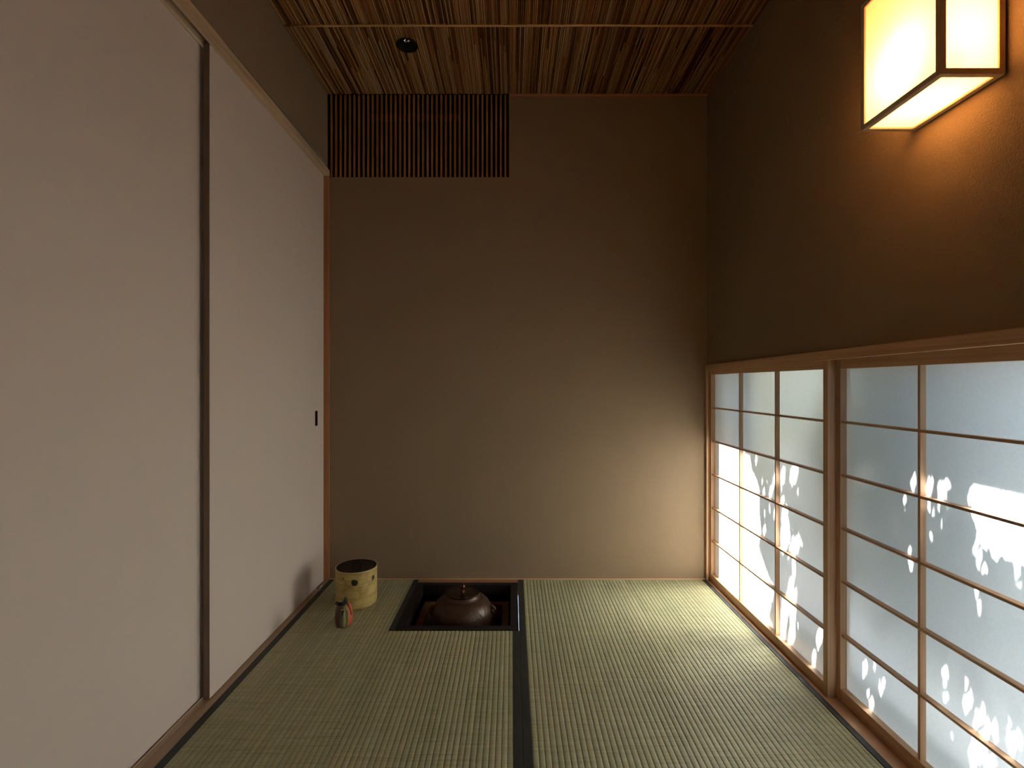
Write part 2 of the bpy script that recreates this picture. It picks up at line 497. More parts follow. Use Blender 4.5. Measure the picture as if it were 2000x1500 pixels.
b = MB(); g0, g1, h0, h1 = .576, 2.179, -.003, .944; step = .0265
for sgn in (1, -1):
    c0 = -3.0
    while c0 < 4.0:
        # line z = sgn*(y) + c0 clipped to the pane
        ys = []
        for yy in (g0, g1):
            zz = sgn*yy+c0
            if h0 <= zz <= h1: ys.append((yy, zz))
        for zz in (h0, h1):
            yy = (zz-c0)*sgn
            if g0 < yy < g1: ys.append((yy, zz))
        if len(ys) >= 2:
            (ya, z_a), (yb_, z_b) = ys[0], ys[1]
            if abs(ya-yb_) > .004:
                d = Vector((0, yb_-ya, z_b-z_a)).normalized(); n_ = Vector((0, -d.z, d.y))*.00024; k = Vector((.0004,0,0))
                A = Vector((.960, ya, z_a)); B = Vector((.960, yb_, z_b))
                b.quad(tuple(A-n_), tuple(A+n_), tuple(B+n_), tuple(B-n_))
        c0 += step
b.build('wire_mesh', plain('wire', (.12,.12,.12), .4, .8), e, fix=False)

# ---- outside: eave, ground, garden wall
ex, ez = 1.35, .647+1.9*(1.35-.8965)
b = MB(); b.hexa([(.93,-1.2,ez+.10),(ex,-1.2,ez),(ex,4.2,ez),(.93,4.2,ez+.10)], [(.93,-1.2,ez+.13),(ex,-1.2,ez+.03),(ex,4.2,ez+.03),(.93,4.2,ez+.13)])
tag(b.build('eave_roof', M['cedarX']), 'lean-to eave outside above the paper windows, shading their upper part', 'eave', 'structure')
tag(MB().box(.96, 5.0, -3.0, 10.0, -.50, -.40).build('ground', plain('gravel', (.052,.055,.060), .9, 0, .2, nscale=40, namt=.5, bstr=.6)), 'gravel ground of the garden outside the window', 'ground', 'structure')

# ---- bamboo outside: its leaves shade the glass except where sunlight comes through
GAPS_FAR=[(1.8249,0.5784,0.0077,0.0146,-0.147),(1.7813,0.5118,0.0058,0.0143,-0.188),(1.748,0.5163,0.0063,0.014,-0.189),(1.6982,0.5291,0.0099,0.0204,-0.187),(1.7217,0.4834,0.0119,0.0172,-0.211),(1.7693,0.4751,0.009,0.0142,-0.21),(1.7306,0.421,0.0069,0.0173,-0.246),(1.7002,0.4132,0.0066,0.0238,-0.255),(1.7639,0.404,0.0071,0.0159,-0.251),(1.7657,0.3417,0.009,0.0177,-0.286),(1.6456,0.5505,0.0124,0.0263,-0.18),(1.6189,0.5828,0.006,0.0097,-0.163),(1.5807,0.5669,0.0201,0.03,-0.177),(1.56,0.5191,0.007,0.0156,-0.21),(1.6487,0.4692,0.0109,0.0132,-0.229),(1.6347,0.4282,0.0153,0.0294,-0.256),(1.5741,0.4374,0.0051,0.0094,-0.26),(1.5885,0.4035,0.0058,0.0111,-0.279),(1.6162,0.399,0.009,0.0162,-0.277),(1.6394,0.368,0.0185,0.0459,-0.292),(1.6091,0.3656,0.0089,0.0161,-0.299),(1.5741,0.3493,0.0256,0.0283,-0.316),(1.538,0.3638,0.0054,0.0185,-0.314),(1.6347,0.334,0.0184,0.0245,-0.314),(1.5856,0.2822,0.0087,0.0317,-0.356),(1.5781,0.2644,0.0086,0.0126,-0.369),(1.612,0.2986,0.006,0.0145,-0.34),(1.6031,0.2071,0.0118,0.0289,-0.399),(1.5799,0.1879,0.0143,0.0253,-0.417),(1.5885,0.2177,0.0058,0.0191,-0.396),(1.6135,0.1408,0.012,0.0258,-0.438),(1.5856,0.1316,0.0144,0.0444,-0.451),(1.6394,0.0926,0.0185,0.0656,-0.46),(1.5943,0.0575,0.0175,0.0287,-0.495),(1.5586,0.1079,0.0056,0.0125,-0.474),(1.4983,0.2309,0.0039,0.0105,-0.411),(1.4484,0.1297,0.0145,0.029,-0.495),(1.4754,0.0529,0.0088,0.0236,-0.538)]
GAPS_NEAR=[(1.0987,0.6292,0.0081,0.0176,-0.198),(1.066,0.6271,0.0114,0.0192,-0.206),(1.0485,0.638,0.0031,0.0084,-0.199),(1.0376,0.6392,0.0042,0.0083,-0.2),(1.0176,0.6416,0.0035,0.0051,-0.202),(1.005,0.6216,0.0068,0.0111,-0.224),(1.1,0.5871,0.0054,0.0176,-0.236),(1.0762,0.5841,0.0045,0.0151,-0.244),(1.088,0.5791,0.0033,0.0152,-0.246),(1.0547,0.5936,0.0037,0.0084,-0.24),(1.0498,0.5759,0.0018,0.0084,-0.258),(1.0153,0.5868,0.0034,0.0112,-0.256),(1.096,0.5245,0.0054,0.0175,-0.294),(1.0854,0.5124,0.0039,0.0087,-0.308),(1.0424,0.5444,0.0048,0.0052,-0.29),(1.0017,0.5522,0.0028,0.009,-0.294),(0.9852,0.5492,0.0054,0.0118,-0.302),(0.9917,0.5294,0.0055,0.0139,-0.32),(0.983,0.5125,0.0065,0.0138,-0.34),(0.9713,0.4951,0.0063,0.0117,-0.362),(0.964,0.4823,0.0031,0.0067,-0.378),(1.0498,0.4793,0.0031,0.0094,-0.35),(1.0096,0.4974,0.0034,0.0101,-0.346),(0.9056,0.4881,0.0046,0.0127,-0.396),(0.9895,0.441,0.0066,0.0178,-0.41),(0.9819,0.4166,0.0054,0.0137,-0.438),(1.0597,0.2427,0.0075,0.018,-0.57),(1.0933,0.2935,0.004,0.0087,-0.506),(1.0449,0.2971,0.0049,0.0073,-0.526),(1.0522,0.2133,0.0037,0.0084,-0.602),(1.0597,0.1918,0.0075,0.0085,-0.618),(1.0119,0.2517,0.0069,0.0132,-0.588),(1.0073,0.2202,0.0102,0.0181,-0.622),(1.0017,0.2717,0.0028,0.01,-0.574),(0.9895,0.1996,0.0055,0.0218,-0.654),(0.9766,0.2119,0.0053,0.0137,-0.65),(0.9745,0.2367,0.0042,0.0097,-0.626),(0.964,0.2047,0.0062,0.0193,-0.666),(0.9517,0.2129,0.0061,0.0133,-0.666),(0.9477,0.1928,0.006,0.0133,-0.69),(0.9242,0.2293,0.0048,0.0129,-0.668),(0.9129,0.2076,0.013,0.0201,-0.7),(1.0437,0.1266,0.0049,0.0167,-0.69),(1.0119,0.1425,0.0034,0.0142,-0.696),(0.9852,0.1413,0.0173,0.0296,-0.716),(0.9599,0.1364,0.0103,0.0115,-0.74),(1.3031,0.5522,0.0047,0.0156,-0.226),(1.1688,0.5849,0.0061,0.014,-0.224),(1.1663,0.5563,0.0046,0.0093,-0.249),(1.1435,0.6283,0.0088,0.016,-0.191),(1.1319,0.5592,0.0029,0.0113,-0.254),(1.1538,0.474,0.0059,0.0138,-0.323),(1.1508,0.4359,0.0074,0.0184,-0.357),(1.1781,0.4026,0.0031,0.0071,-0.377),(1.1598,0.3306,0.0045,0.0093,-0.445),(1.3012,0.1233,0.0094,0.0182,-0.556),(1.2662,0.1465,0.0054,0.0152,-0.553),(1.2417,0.1129,0.0103,0.0211,-0.591),(1.2899,0.0689,0.0074,0.0116,-0.603),(1.2752,0.0497,0.0091,0.0153,-0.625),(1.1985,0.0641,0.004,0.0144,-0.653),(1.1464,0.1084,0.0044,0.0092,-0.644)]
OPEN_FAR=[(2.2321,0.6123),(1.9259,0.5906),(1.872,0.5809),(1.86,0.5342),(1.8117,0.4952),(1.7986,0.4672),(1.806,0.4331),(1.7986,0.3737),(1.7875,0.3301),(1.806,0.2832),(1.7986,0.2532),(1.7729,0.2315),(1.741,0.1973),(1.6969,0.1696),(1.7238,0.0986),(1.7375,0.0474),(1.687,0.0336),(2.2321,-0.0015)]
OPEN_NEAR=[(1.0006,0.6386),(0.9961,0.6574),(0.8704,0.6509),(0.8704,0.5247),(0.8983,0.5368),(0.9074,0.5037),(0.9157,0.5152),(0.9181,0.5474),(0.9252,0.5275),(0.9329,0.509),(0.9368,0.5451),(0.9477,0.5122),(0.9568,0.5262),(0.9619,0.5601),(0.9681,0.5291),(0.9766,0.544),(0.9852,0.563),(0.9928,0.5806),(0.9983,0.6011)]

def inside_poly(P, Y, Z):
    r = np.zeros(Y.shape, bool); n = len(P)
    for i in range(n):
        y0, z0 = P[i]; y1, z1 = P[(i+1) % n]
        if y0 == y1: continue
        c = ((Y < y0) != (Y < y1)) & (Z < (z1-z0)*(Y-y0)/(y1-y0)+z0)
        r ^= c
    return r
XG = .99                                         # plane just outside the window where the sun gaps are laid out
G = .0034
gy = np.arange(.40, 2.36, G); gz = np.arange(-.14, .90, G)
YY, ZZ = np.meshgrid(gy, gz, indexing='ij')
lit = np.zeros(YY.shape, bool)
for xp, gaps, poly, yr in ((.8705, GAPS_FAR, OPEN_FAR, (1.395, 2.6)), (.8965, GAPS_NEAR, OPEN_NEAR, (0, 1.395))):
    Yp = YY - .25*(XG-xp); Zp = ZZ - 1.9*(XG-xp)
    ok = (Yp >= yr[0]) & (Yp < yr[1])
    q = inside_poly(poly, Yp, Zp)
    for (y0, z0, ry, rz, sh) in gaps:
        big = ry >= .0075
        for du, dv, ku, kv in (((-.55, .10, .50, 1.25), (.15, -.15, .46, 1.35), (.70, .12, .34, 1.0)) if big else ((-.30, .12, .48, 1.35), (.38, -.25, .34, 1.0))):
            v_ = (Zp-z0-sh*(Yp-y0))/rz - dv
            q |= np.abs((Yp-y0)/ry - du + .45*v_) / ku < 1-(v_/kv)**2
    lit |= q & ok
lit |= (YY > 2.22)
lit |= (YY < .885) & (ZZ < .86)
lit0 = lit.copy()
cover = lit.copy()
rnd = random.Random(11); nrg = np.random.default_rng(3)
S = np.array(SUN)/SUN.x
leaves = []                                      # (polygon in 3-D)
def leaf_shape(L, W):
    # outline, pointed both ends, widest at a third
    t = np.array([0, .12, .3, .55, .8, 1.0]); w = np.array([.12, .75, 1.0, .8, .42, 0.02])*W/2
    return t*L, w
fails = 0
cand = np.argwhere(~cover); nrg.shuffle(cand)
SH = [(.110,.018),(.085,.015),(.065,.012),(.045,.009),(.030,.007),(.020,.006)]
def try_leaf(cy, cz, L, W, ang, tdist):
    t, w = leaf_shape(L, W)
    dy, dz = math.sin(ang), -math.cos(ang)       # direction of the shadow (mostly downward)
    py_, pz_ = -dz, dy
    # rasterise
    tt = np.linspace(0, 1, max(4, int(L/G*1.3))); ww = np.interp(tt*L, t, w)
    pts = []
    for a, bw in zip(tt, ww):
        k = max(1, int(bw*2/G*1.4))
        for s in np.linspace(-bw, bw, k+1):
            pts.append((cy+dy*(a-.5)*L+py_*s, cz+dz*(a-.5)*L+pz_*s))
    pts = np.array(pts)
    iy = np.round((pts[:,0]-gy[0])/G).astype(int); iz = np.round((pts[:,1]-gz[0])/G).astype(int)
    m_ = (iy >= 0) & (iy < len(gy)) & (iz >= 0) & (iz < len(gz))
    iy, iz = iy[m_], iz[m_]
    if len(iy) and lit[iy, iz].mean() > (.17 if W < .010 else .07): return False
    cover[iy, iz] = True
    poly = []
    for a, bw in zip(t, w): poly.append((cy+dy*(a/L-.5)*L+py_*bw, cz+dz*(a/L-.5)*L+pz_*bw))
    for a, bw in list(zip(t, w))[::-1]: poly.append((cy+dy*(a/L-.5)*L-py_*bw, cz+dz*(a/L-.5)*L-pz_*bw))
    # lift each point along the sun ray to its own distance from the window
    tilt = rnd.uniform(-.35, .35)
    P3 = []
    for i, (yy, zz) in enumerate(poly):
        fr_ = (i if i < 6 else 11-i)/5.0
        d = tdist + tilt*L*(fr_-.5)*.5
        P3.append((XG+d, yy+S[1]*d, zz+S[2]*d))
    leaves.append(P3)
    return True
for (cy_i, cz_i) in [c_ for p_ in range(3) for c_ in [None]+list(map(tuple, cand))and([(-1,-1)]+list(map(tuple, cand)))]:
    if cy_i < 0: cover = lit.copy(); continue
    if cover[cy_i, cz_i]: continue
    cy, cz = gy[cy_i], gz[cz_i]
    if cz > .88: continue
    for (L, W) in SH:
        done = False
        for k in range(3):
            if try_leaf(cy, cz, L, W, rnd.gauss(.0, .24), rnd.uniform(.10, .42)): done = True; break
        if done: break
culms = [.72, 1.24, 1.70]
names = ['nearest of the bamboo plants outside, behind the right half of the near paper window',
         'bamboo plant outside, behind the post where the two paper windows meet',
         'farthest bamboo plant outside, behind the middle of the far paper window']
buckets = [[] for _ in culms]
for P3 in leaves:
    c_ = sum(p[1] for p in P3)/len(P3)
    buckets[min(range(len(culms)), key=lambda i: abs(culms[i]-c_+.04))].append(P3)
m, nt, out = new_mat('bamboo_leaf')
geo = nt.nodes.new('ShaderNodeNewGeometry')
c = ramp(nt, geo.outputs['Random Per Island'], [(0,(.035,.055,.022)),(.5,(.05,.075,.03)),(1,(.075,.10,.045))])
d = nt.nodes.new('ShaderNodeBsdfDiffuse'); t = nt.nodes.new('ShaderNodeBsdfTranslucent'); ms = nt.nodes.new('ShaderNodeMixShader')
ms.inputs[0].default_value = .12
nt.links.new(c, d.inputs[0]); nt.links.new(c, t.inputs[0]); nt.links.new(d.outputs[0], ms.inputs[1]); nt.links.new(t.outputs[0], ms.inputs[2]); nt.links.new(ms.outputs[0], out.inputs[0])
M['leaf'] = m
M['culm'] = plain('culm', (.16,.20,.07), .4)
for i, (cy, bk) in enumerate(zip(culms, buckets)):
    e = empty('bamboo_plant', (1.30, cy, -.40), names[i], 'plant', group='bamboo outside the window')
    b = MB()
    for P3 in bk:
        n = len(b.v); b.v += P3
        for k in range(5): b.f.append((n+k, n+k+1, n+10-k, n+11-k))
    b.build('foliage', M['leaf'], e, fix=False)
    b = MB()
    for j in range(3):
        bx_, by_ = 1.30+rnd.uniform(-.03,.05), cy+rnd.uniform(-.03,.03)
        b.tube([(bx_+.02*k*.3, by_+rnd.uniform(-.006,.006), -.40+.17*k) for k in range(11)], [.006-.0004*k for k in range(11)], 8)
    b.build('stem', M['culm'], e, smooth=True)
# unseen hedge beyond the garden, shaped to block low sky and tint the paper
b = MB(); rh = random.Random(4)
for k in range(9000):
    y_ = rh.uniform(-1.5, 9.4); z_ = rh.uniform(-.40, 2.30); x_ = 2.7+rh.uniform(-.05,.25)
    a1 = rh.uniform(0, 6.28); a2 = rh.uniform(-1, 1); s_ = rh.uniform(.045, .085)
    u = Vector((math.cos(a1)*.5, math.sin(a1), a2)).normalized()*s_; w_ = Vector((a2, -.3, math.cos(a1))).normalized()*s_*.6
    c_ = Vector((x_, y_, z_)); b.quad(tuple(c_-u), tuple(c_-w_), tuple(c_+u), tuple(c_+w_))
e = empty('hedge', (2.8, 4.0, -.40), 'unseen green hedge shaping the light on the paper, at the far side of the garden outside the window', 'hedge')
m, nt, out = new_mat('hedge_leaf'); geo = nt.nodes.new('ShaderNodeNewGeometry')
c = ramp(nt, geo.outputs['Random Per Island'], [(0,(.13,.12,.035)),(.5,(.21,.175,.055)),(1,(.28,.22,.08))])
d = nt.nodes.new('ShaderNodeBsdfDiffuse'); t = nt.nodes.new('ShaderNodeBsdfTranslucent'); ms = nt.nodes.new('ShaderNodeMixShader'); ms.inputs[0].default_value = .55
nt.links.new(c, d.inputs[0]); nt.links.new(c, t.inputs[0]); nt.links.new(d.outputs[0], ms.inputs[1]); nt.links.new(t.outputs[0], ms.inputs[2]); nt.links.new(ms.outputs[0], out.inputs[0])
M['hedge'] = m
b.build('foliage', M['hedge'], e, fix=False)
b = MB()
for k in range(24):
    yk = -1.2+k*.45
    b.tube([(2.83, yk, -.40), (2.84+rh.uniform(-.04,.04), yk+rh.uniform(-.08,.08), .8), (2.83, yk+rh.uniform(-.15,.15), 2.3)], [.018, .012, .005], 8)
b.build('stem', M['culm'], e, smooth=True)

# ================================================================ MATS
P = .0142
def ridged(b, x0, x1, y0, y1, phase):
    """rush facing with its ridges running away from the viewer"""
    prof = []
    k0 = math.floor((x0-phase)/P)
    k = k0
    while phase+k*P < x1:
        for u in (0, .06, .16, .30, .5, .70, .84, .94):
            xx = phase+(k+u)*P
            if x0 <= xx <= x1:
                prof.append((xx, -.0021+.0021*math.sqrt(max(0, 1-abs(2*u-1)**2.6))))
        k += 1
    prof = [(x0, -.0010)] + prof + [(x1, -.0010)]
    ny = 1
    for (xa, za), (xb, zb) in zip(prof[:-1], prof[1:]):
        if xb-xa < 1e-6: continue
        b.quad((xa,y0,za),(xb,y0,zb),(xb,y1,zb),(xa,y1,za))
    b.quad((x0,y0,-.030),(x1,y0,-.030),(x1,y0,-.0015),(x0,y0,-.0015))
    b.quad((x0,y1,-.030),(x1,y1,-.030),(x1,y1,-.0015),(x0,y1,-.0015))
    b.quad((x0,y0,-.030),(x0,y1,-.030),(x0,y1,-.0012),(x0,y0,-.0012))
    b.quad((x1,y0,-.030),(x1,y1,-.030),(x1,y1,-.0012),(x1,y0,-.0012))
    b.quad((x0,y0,-.030),(x1,y0,-.030),(x1,y1,-.030),(x0,y1,-.030))
def border(x0, x1, y0, y1, parent):
    MB().box(x0, x1, y0, y1, -.030, .0008).build('cloth_border', M['border'], parent, bevel=.0009)
YM = .400
# left mat, cut out round the hearth
e = empty('tatami_mat', (-.38, 1.2, -.030), 'left straw mat with the square hearth and the tea vessels at its far end', 'tatami mat', group='tatami mats')
b = MB()
ridged(b, -.770, .0036, YM, 1.7565, .0036)
ridged(b, -.770, -.4245, 1.7565, 2.2150, .0036)
b.build('rush_facing', M['rush'], e, fix=False)
border(-.790, -.770, YM, 2.2150, e)
border(.0036, .0247, YM, 1.7565, e)
border(-.4245, -.4035, 1.7575, 2.2150, e)
# right mat
e = empty('tatami_mat', (.432, 1.2, -.030), 'right straw mat beside the paper windows, plain and empty', 'tatami mat', group='tatami mats')
b = MB(); ridged(b, .0470, .8225, YM, 2.2150, .0470)
b.build('rush_facing', M['rush'], e, fix=False)
border(.0251, .0470, YM, 2.2150, e)
border(.8235, .8400, YM, 2.2150, e)
# mat across the near end of the room, under the viewer
e = empty('tatami_mat', (.025, 0, -.030), 'straw mat laid crosswise under the viewer', 'tatami mat', group='tatami mats')
b = MB(); ridged(b, -.789, .839, YF+.022, YM-.022, 0)
b.build('rush_facing', M['rush'], e, fix=False)
border(-.789, .839, YM-.022, YM-.001, e); border(-.789, .839, YF+.001, YF+.022, e)

# ================================================================ HEARTH
hx0, hx1, hy0, hy1 = -.4030, .0240, 1.7580, 2.1810
e = empty('sunken_hearth', ((hx0+hx1)/2, (hy0+hy1)/2, -.26), 'square sunken hearth with a black lacquered rim, holding the iron kettle', 'hearth')
fw = .030; z0, z1 = -.040, .0009
b = MB()
for a in (0, 1):
    pass
# mitred rim: four bars
def bar(c4):
    lo = [(x_, y_, z0) for x_, y_ in c4]; hi = [(x_, y_, z1) for x_, y_ in c4]
    b.hexa(lo, hi)
ix0, ix1, iy0, iy1 = hx0+fw, hx1-fw, hy0+.034, hy1-.028
bar([(hx0,hy0),(hx1,hy0),(ix1,iy0),(ix0,iy0)]); bar([(hx1,hy0),(hx1,hy1),(ix1,iy1),(ix1,iy0)])
bar([(hx1,hy1),(hx0,hy1),(ix0,iy1),(ix1,iy1)]); bar([(hx0,hy1),(hx0,hy0),(ix0,iy0),(ix0,iy1)])
b.build('rim', M['robuchi'], e, bevel=.0006)
# outer pit walls
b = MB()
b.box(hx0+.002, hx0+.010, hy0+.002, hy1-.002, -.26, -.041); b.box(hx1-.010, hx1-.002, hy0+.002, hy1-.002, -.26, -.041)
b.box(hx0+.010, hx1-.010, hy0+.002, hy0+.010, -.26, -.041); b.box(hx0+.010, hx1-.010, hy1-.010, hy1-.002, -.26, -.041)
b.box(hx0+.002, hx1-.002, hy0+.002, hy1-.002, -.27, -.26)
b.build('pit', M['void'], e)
# clay ledge inside the pit
lz = -.068; lx0, lx1, ly0, ly1 = hx0+.036, hx1-.037, hy0+.034, hy1-.028; lw = .027
b = MB()
b.box(lx0, lx0+lw, ly0, ly1, lz-.10, lz); b.box(lx1-lw, lx1, ly0, ly1, lz-.10, lz)
b.box(lx0+lw, lx1-lw, ly0, ly0+lw, lz-.10, lz); b.box(lx0+lw, lx1-lw, ly1-lw, ly1, lz-.10, lz)
b.build('ledge', M['copper'], e, bevel=.001)
b = MB(); nx = 18
pts = {}
ra = random.Random(2)
for i in range(nx+1):
    for j in range(nx+1):
        u, v_ = i/nx, j/nx
        pts[i,j] = len(b.v)
        b.v.append((lx0+lw+.001+(lx1-lx0-2*lw-.002)*u, ly0+lw+.001+(ly1-ly0-2*lw-.002)*v_, -.150+.030*max(abs(2*u-1), abs(2*v_-1))**2+ra.uniform(-.0012,.0012)))
for i in range(nx):
    for j in range(nx): b.f.append((pts[i,j], pts[i+1,j], pts[i+1,j+1], pts[i,j+1]))
ash = b.build('ash_bed', M['ash'], e, smooth=True)
# iron trivet that carries the kettle
KX, KY = -.190, 1.968
b = MB()
b.tube([(KX+.072*math.cos(a), KY+.072*math.sin(a), -.1255) for a in [2*math.pi*k/40 for k in range(40)]], .0035, 8, closed=True)
for k in range(3):
    a = math.radians(90+120*k); c_, s_ = math.cos(a), math.sin(a)
    b.tube([(KX+.072*c_, KY+.072*s_, -.149),(KX+.074*c_, KY+.074*s_, -.138),(KX+.074*c_, KY+.074*s_, -.126),(KX+.066*c_, KY+.066*s_, -.1225)], .0035, 8)
t = b.build('trivet', plain('trivet_iron', (.03,.025,.022), .6, .6), None, smooth=True)
tag(t, 'black iron trivet standing in the ash under the kettle', 'trivet')
# board between the hearth and the wall
tag(MB().box(hx0+.0005, hx1, hy1+.0006, 2.2148, -.030, .0012).build('wooden_board', M['board'], bevel=.0006),
    'narrow reddish board between the hearth and the back wall', 'board')

# ================================================================ KETTLE
m, nt, out = new_mat('cast_iron'); v = coords(nt)
f = noise(nt, v, 190, 4, .6); g = noise(nt, v, 26, 3, .5, 2.0); g2 = noise(nt, v, 12, 3)
rel = ramp(nt, g, [(.585,(0,0,0)),(.61,(1,1,1)),(.635,(0,0,0)),(.67,(.0,.0,.0)),(.69,(.9,.9,.9)),(.71,(.1,.1,.1))])
bw = nt.nodes.new('ShaderNodeRGBToBW'); nt.links.new(rel, bw.inputs[0])
hgt = math_n(nt, 'ADD', math_n(nt, 'MULTIPLY', bw.outputs[0], .9), math_n(nt, 'MULTIPLY', f, .22))
c = mix(nt, g2, (.042,.019,.009), (.085,.042,.021))
principled(nt, out, c, .38, .25, .5, bump(nt, hgt, .75, .0022)); M['iron'] = m
M['lid'] = plain('kettle_lid', (.040,.017,.012), .22, .5, .4, nscale=200, namt=.2)
e = empty('iron_kettle', (KX, KY, -.122), 'round brown cast iron kettle sitting in the sunken hearth', 'kettle')
prof = [(.0001,-.122),(.050,-.1215),(.074,-.117),(.092,-.105),(.106,-.086),(.114,-.062),(.1165,-.040),(.1155,-.024),(.110,-.006),(.100,.010),
        (.088,.0215),(.078,.0275),(.0735,.0290),(.0720,.0275),(.0700,.0290),(.0665,.0325),(.0640,.0365),(.0625,.0410),(.0600,.0430),(.0560,.0425),(.0550,.0400),(.0550,.020)]
MB().lathe(prof, (KX, KY, 0), 96).build('body', M['iron'], e, smooth=True)
lid = [(.0001,.0475),(.010,.0475),(.030,.0470),(.050,.0462),(.0610,.0462),(.0640,.0475),(.0645,.0462),(.0638,.0448),(.0600,.0437),(.0540,.0436),(.0001,.0436)]
L_ = MB().lathe(lid, (KX, KY, 0), 80).build('lid', M['lid'], e, smooth=True)
b = MB()
b.lathe([(.0001,.0473),(.0075,.0474),(.0088,.0484),(.0080,.0500),(.0045,.0520),(.0035,.0545),(.0040,.0570),(.0035,.0590),(.0034,.0600)], (KX, KY, 0), 24)
for k in range(6):
    a = math.radians(60*k+20); b.ball((KX+.0062*math.cos(a), KY+.0062*math.sin(a), .0520), .0028, 1.0, 10, 6)
b.ball((KX, KY, .0690), .0108, .95, 24, 14)
b.ball((KX, KY, .0803), .0022, 1.0, 10, 6)
b.build('lid_knob', plain('knob_bronze', (.15,.055,.040), .18, .75, .6), L_, smooth=True)
for s in (-1, 1):
    b = MB(); pts = []
    for k in range(15):
        a = math.pi*k/14
        pts.append((KX+s*(.1075+.0145*math.sin(a)), KY-.010, -.018-.017*math.cos(a)))
    b.tube(pts, [.0045+.0030*math.sin(math.pi*k/14) for k in range(15)], 12)
    for q in (-1, 1):
        b.ball((KX+s*.116, KY-.010+q*.006, -.020), .0065, 1.6, 12, 8)
    b.build('lug_handle', M['iron'], e, smooth=True)

# ================================================================ WATER JAR
JX, JY, JR = -.601, 1.980, .0775
m, nt, out = new_mat('yellow_glaze'); v = coords(nt)
sp1 = noise(nt, v, 340, 3, .6); sp2 = noise(nt, v, 26, 4, .6); ring = noise(nt, coords(nt, (3,3,150)), 1.0, 3, .6)
c = ramp(nt, sp2, [(.30,(.34,.220,.062)),(.50,(.50,.370,.120)),(.70,(.56,.435,.160))])
c = mix(nt, .45, c, ramp(nt, ring, [(.38,(.70,.52,.30)),(.50,(1,1,1)),(.70,(1,1,.96))]), 'MULTIPLY')
c = mix(nt, .5, c, ramp(nt, sp1, [(.30,(.45,.33,.2)),(.42,(1,1,1))]), 'MULTIPLY')
tc = nt.nodes.new('ShaderNodeTexCoord'); sp = nt.nodes.new('ShaderNodeSeparateXYZ'); nt.links.new(tc.outputs['Object'], sp.inputs[0])
def zband(z, w_):
    return math_n(nt, 'SUBTRACT', 1.0, math_n(nt, 'MINIMUM', 1.0, math_n(nt, 'DIVIDE', math_n(nt, 'ABSOLUTE', math_n(nt, 'SUBTRACT', sp.outputs['Z'], z)), w_)))
line = math_n(nt, 'MAXIMUM', zband(.0955, .0012), math_n(nt, 'MULTIPLY', zband(.1330, .0030), .6))
line = math_n(nt, 'MAXIMUM', line, math_n(nt, 'MULTIPLY', zband(.0800, .0010), .5))
brk = ramp(nt, noise(nt, v, 55, 3), [(.38,(0,0,0)),(.55,(1,1,1))]); bwb = nt.nodes.new('ShaderNodeRGBToBW'); nt.links.new(brk, bwb.inputs[0])
c = mix(nt, math_n(nt, 'MULTIPLY', math_n(nt, 'MULTIPLY', line, .75), bwb.outputs[0]), c, (.26,.115,.035))
nz = noise(nt, v, 170, 3)
for (cx_, cy_, cz_, rr, zs) in ((.0150,-.0760,.1060,.0120,1.0),(.0735,-.0280,.1085,.0085,1.0),(-.0280,-.0720,.1210,.0030,1.0),(.0250,-.0730,.0800,.0020,1.0),(.071,-.031,.0985,.0030,1.6)):
    vm = nt.nodes.new('ShaderNodeVectorMath'); vm.operation = 'DISTANCE'; nt.links.new(tc.outputs['Object'], vm.inputs[0]); vm.inputs[1].default_value = (cx_, cy_, cz_)
    dd = math_n(nt, 'ADD', math_n(nt, 'DIVIDE', vm.outputs['Value'], rr), math_n(nt, 'MULTIPLY', math_n(nt, 'SUBTRACT', nz, .5), .9))
    k = math_n(nt, 'MULTIPLY', math_n(nt, 'SUBTRACT', 1.15, dd), 4.0)
    kk = nt.nodes.new('ShaderNodeClamp'); nt.links.new(k, kk.inputs[0])
    c = mix(nt, kk.outputs[0], c, (.010,.020,.011) if rr > .0035 else (.12,.06,.02))
hg = math_n(nt, 'ADD', math_n(nt, 'MULTIPLY', ring, .45), math_n(nt, 'MULTIPLY', sp1, .25))
principled(nt, out, c, .50, 0, .45, bump(nt, hg, .5, .0012)); M['glaze'] = m
m2 = plain('pale_rim_glaze', (.62,.54,.34), .4, 0, .5)
e = empty('lidded_water_jar', (JX, JY, 0), 'yellow glazed ceramic water jar with dark green spots and a flat black lid', 'jar')
def wob(r, z, a): return r*(1+.006*math.sin(2*a+.6)+.004*math.sin(3*a+z*20)) + (.00022*math.sin(z*300) if r > .06 else 0)
prof = [(.0001,.0),(.066,.0),(.0715,.0020),(.0750,.0075),(.0765,.020),(.0768,.045),(.0765,.070),(.0768,.0945),(.0758,.0958),(.0765,.0975),(.0768,.115),(.0770,.130),(.0775,.1395),(.0780,.1415),(.0770,.1430),(.0752,.1425),(.0745,.1400),(.0740,.120),(.0740,.010),(.0001,.008)]
# finer rings
fp = []
for (r0, z0_), (r1, z1_) in zip(prof[:-1], prof[1:]):
    n_ = max(1, int(abs(z1_-z0_)/.0025))
    for q in range(n_): fp.append((r0+(r1-r0)*q/n_, z0_+(z1_-z0_)*q/n_))
fp.append(prof[-1])
MB().lathe(fp, (JX, JY, 0), 96, wob).build('body', M['glaze'], e, smooth=True)
MB().tube([(JX+.0765*math.cos(a)*(1+.006*math.sin(2*a+.6)), JY+.0765*math.sin(a)*(1+.006*math.sin(2*a+.6)), .1425) for a in [2*math.pi*k/80 for k in range(80)]], .0013, 8, closed=True).build('rim', m2, e, smooth=True)
lid = [(.0001,.1432),(.060,.1432),(.0715,.1436),(.0742,.1444),(.0745,.1434),(.0738,.1424),(.0725,.1410),(.0001,.1405)]
L_ = MB().lathe(lid, (JX, JY, 0), 80).build('lid', M['black'], e, smooth=True)
